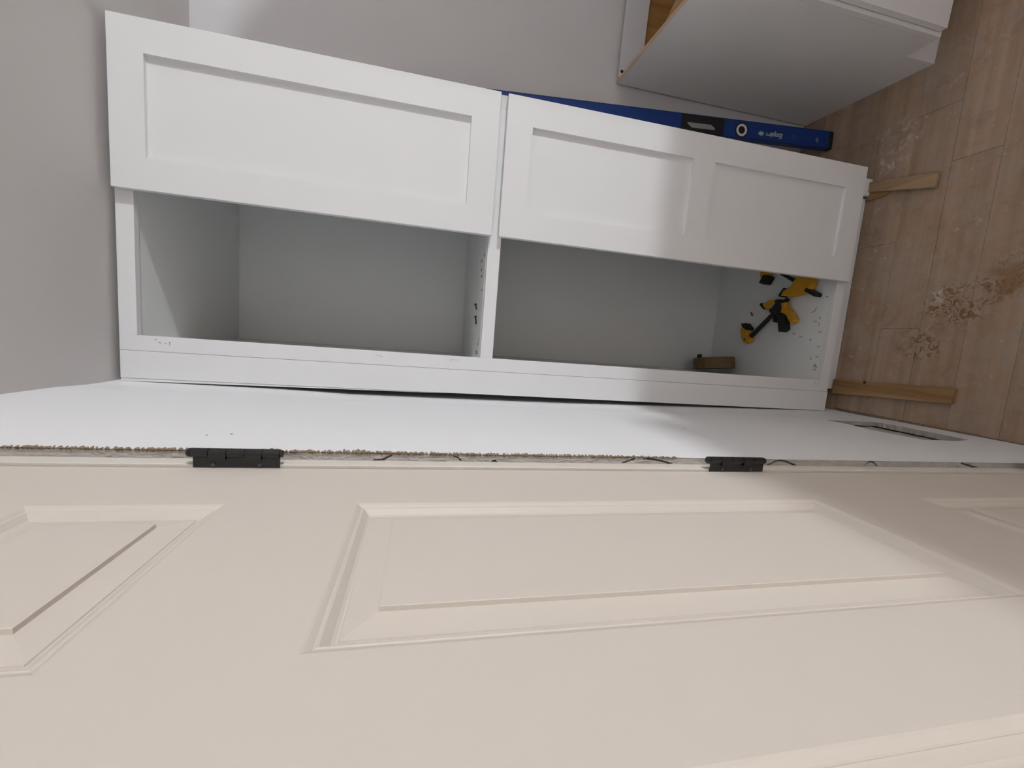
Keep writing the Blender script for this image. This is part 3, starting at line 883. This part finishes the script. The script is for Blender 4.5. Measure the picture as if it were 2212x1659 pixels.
vbox('raw_top_edge', VW-.0141, VW-.0004, -VD+.001, -.004, VH+.0002, VH+.0016, M_RAW, 0)
vbox('back_panel', .015, VW-.015, -.012, -.004, .12, VH-.005, M_PLY)
vbox('back_rail', .0146, VW-.0146, -.030, -.0122, VH-.088, VH+.004, M_BACK)
vbox('cabinet_floor', .015, VW-.015, -VD+.02, -.012, .115, .131, M_PLY)
vbox('toe_kick', .0, VW, -VD+.078, -VD+.0915, 0, .124)
for (a, b_) in ((0, .045), (VW-.045, VW)):
    vbox('face_stile', a, b_, -VD-.019, -VD-.0002, .125, VH)
vbox('face_rail', .045, VW-.045, -VD-.019, -VD-.0002, VH-.04, VH)
vbox('face_rail', .045, VW-.045, -VD-.019, -VD-.0002, .125, .16)
for (a, b_) in ((.012, VW/2-.003), (VW/2+.003, VW-.012)):
    vbox('vanity_door', a, b_, -VD-.040, -VD-.021, .135, .70)
    vbox('drawer_front', a, b_, -VD-.040, -VD-.021, .715, VH-.012)
bm = bmesh.new()
add_prism(bm, [(.0150, -VD+.02), (.0150, -VD+.26), (.035, -VD+.26), (.16, -VD+.05), (.16, -VD+.02)], VH-.035, VH-.016)
bm_obj('corner_brace', bm, M_PINE, van)
bm = bmesh.new(); lathe(bm, [(0, .0068), (.0006, .0066)], (.020+.012, -.0302, VH-.006+.001), (0, -1, 0), 14)
add_prism(bm, [(.024, -.0306), (.033, -.0306), (.031, -.0302), (.026, -.0302)], VH-.022, VH-.006)
bm_obj('screw_hole', bm, M_TAPED, van)

# ================================================================== OUT OF THE PICTURE: LAMP, ADDED LIGHT-BLOCKING BOX AND ROLLS
cb = empty('blocker_box', (2.72, -2.02, 0))  # unseen box, added to shade the lower left wall and door
tag(cb, 'added tall brown box that cuts lamp light from the left wall', 'box')
for (nm, a, b_, c, d, e, f) in (('box_body', -.16, .16, -.28, .28, .001, 1.135), ('box_flap', -.162, -.002, -.282, .282, 1.136, 1.141), ('box_flap', .002, .162, -.282, .282, 1.136, 1.141), ('packing_tape', -.03, .03, -.283, .283, 1.1412, 1.1418)):
    bm = bmesh.new(); add_box(bm, a, b_, c, d, e, f, .0); bm_obj(nm, bm, M_TAPE if nm == 'packing_tape' else M_CARD, cb)
lamp = empty('work_lamp', (LAMP.x, LAMP.y, 0))
tag(lamp, 'bare-bulb work lamp on a black tripod behind the added low wall', 'lamp')
LZ = LAMP.z-LAMP_RADIUS
for k in range(3):
    q = R(20+120*k)
    bm = bmesh.new(); add_tube(bm, (.30*math.cos(q), .30*math.sin(q), .010), (.02*math.cos(q), .02*math.sin(q), .62), .009, seg=10); bm_obj('tripod_leg', bm, M_BLKP, lamp)
    bm = bmesh.new(); lathe(bm, [(0, .014), (.03, .012), (.035, .006)], (.30*math.cos(q), .30*math.sin(q), 0), (0, 0, 1), 12); bm_obj('rubber_foot', bm, M_BLKP, lamp)
bm = bmesh.new(); add_tube(bm, (0, 0, .55), (0, 0, LZ-.05), .012, seg=14); bm_obj('lamp_pole', bm, M_BLKP, lamp)
bm = bmesh.new(); lathe(bm, [(LZ-.055, .014), (LZ-.02, .018), (LZ-.004, .018), (LZ-.002, .014)], (0, 0, 0), (0, 0, 1), 20); bm_obj('lamp_socket', bm, M_BLKP, lamp)
bm = bmesh.new(); bmesh.ops.create_icosphere(bm, subdivisions=3, radius=LAMP_RADIUS, matrix=Matrix.Translation((0, 0, LAMP.z)))
bm_obj('bulb', bm, emit('lit_bulb', (.905, .955, 1.0), LAMP_STRENGTH), lamp, smooth=True)

def blocker_roll(loc, h, label):  # unseen roll, added to block lamp light from the back wall
    roll = empty('blocker_roll', loc)
    tag(roll, label, 'light blocker', 'added rolls that block the lamp light')
    bm = bmesh.new()
    lathe(bm, [(0, .142), (.01, .150), (h-.17, .150), (h-.10, .140), (h-.05, .116), (h-.015, .076), (h, .03)], (0, 0, .001), (0, 0, 1), 40)
    bm_obj('blocker_winding', bm, M_WRAP, roll)
    for z in (.35, 1.25):
        bm = bmesh.new(); lathe(bm, [(z, .1515), (z+.05, .1515), (z+.05, .149), (z, .149)], (0, 0, 0), (0, 0, 1), 40, closed=True)
        bm_obj('tape_band', bm, M_TAPE, roll)
blocker_roll((2.80, -1.0, 0), 1.88, 'taller added grey roll that shades the back wall')
blocker_roll((3.16, -.98, 0), 1.64, 'shortest added grey roll that shades the back wall')
blocker_roll((2.21, -.70, 0), 1.86, 'added grey roll that shades the cabinet side and back wall')
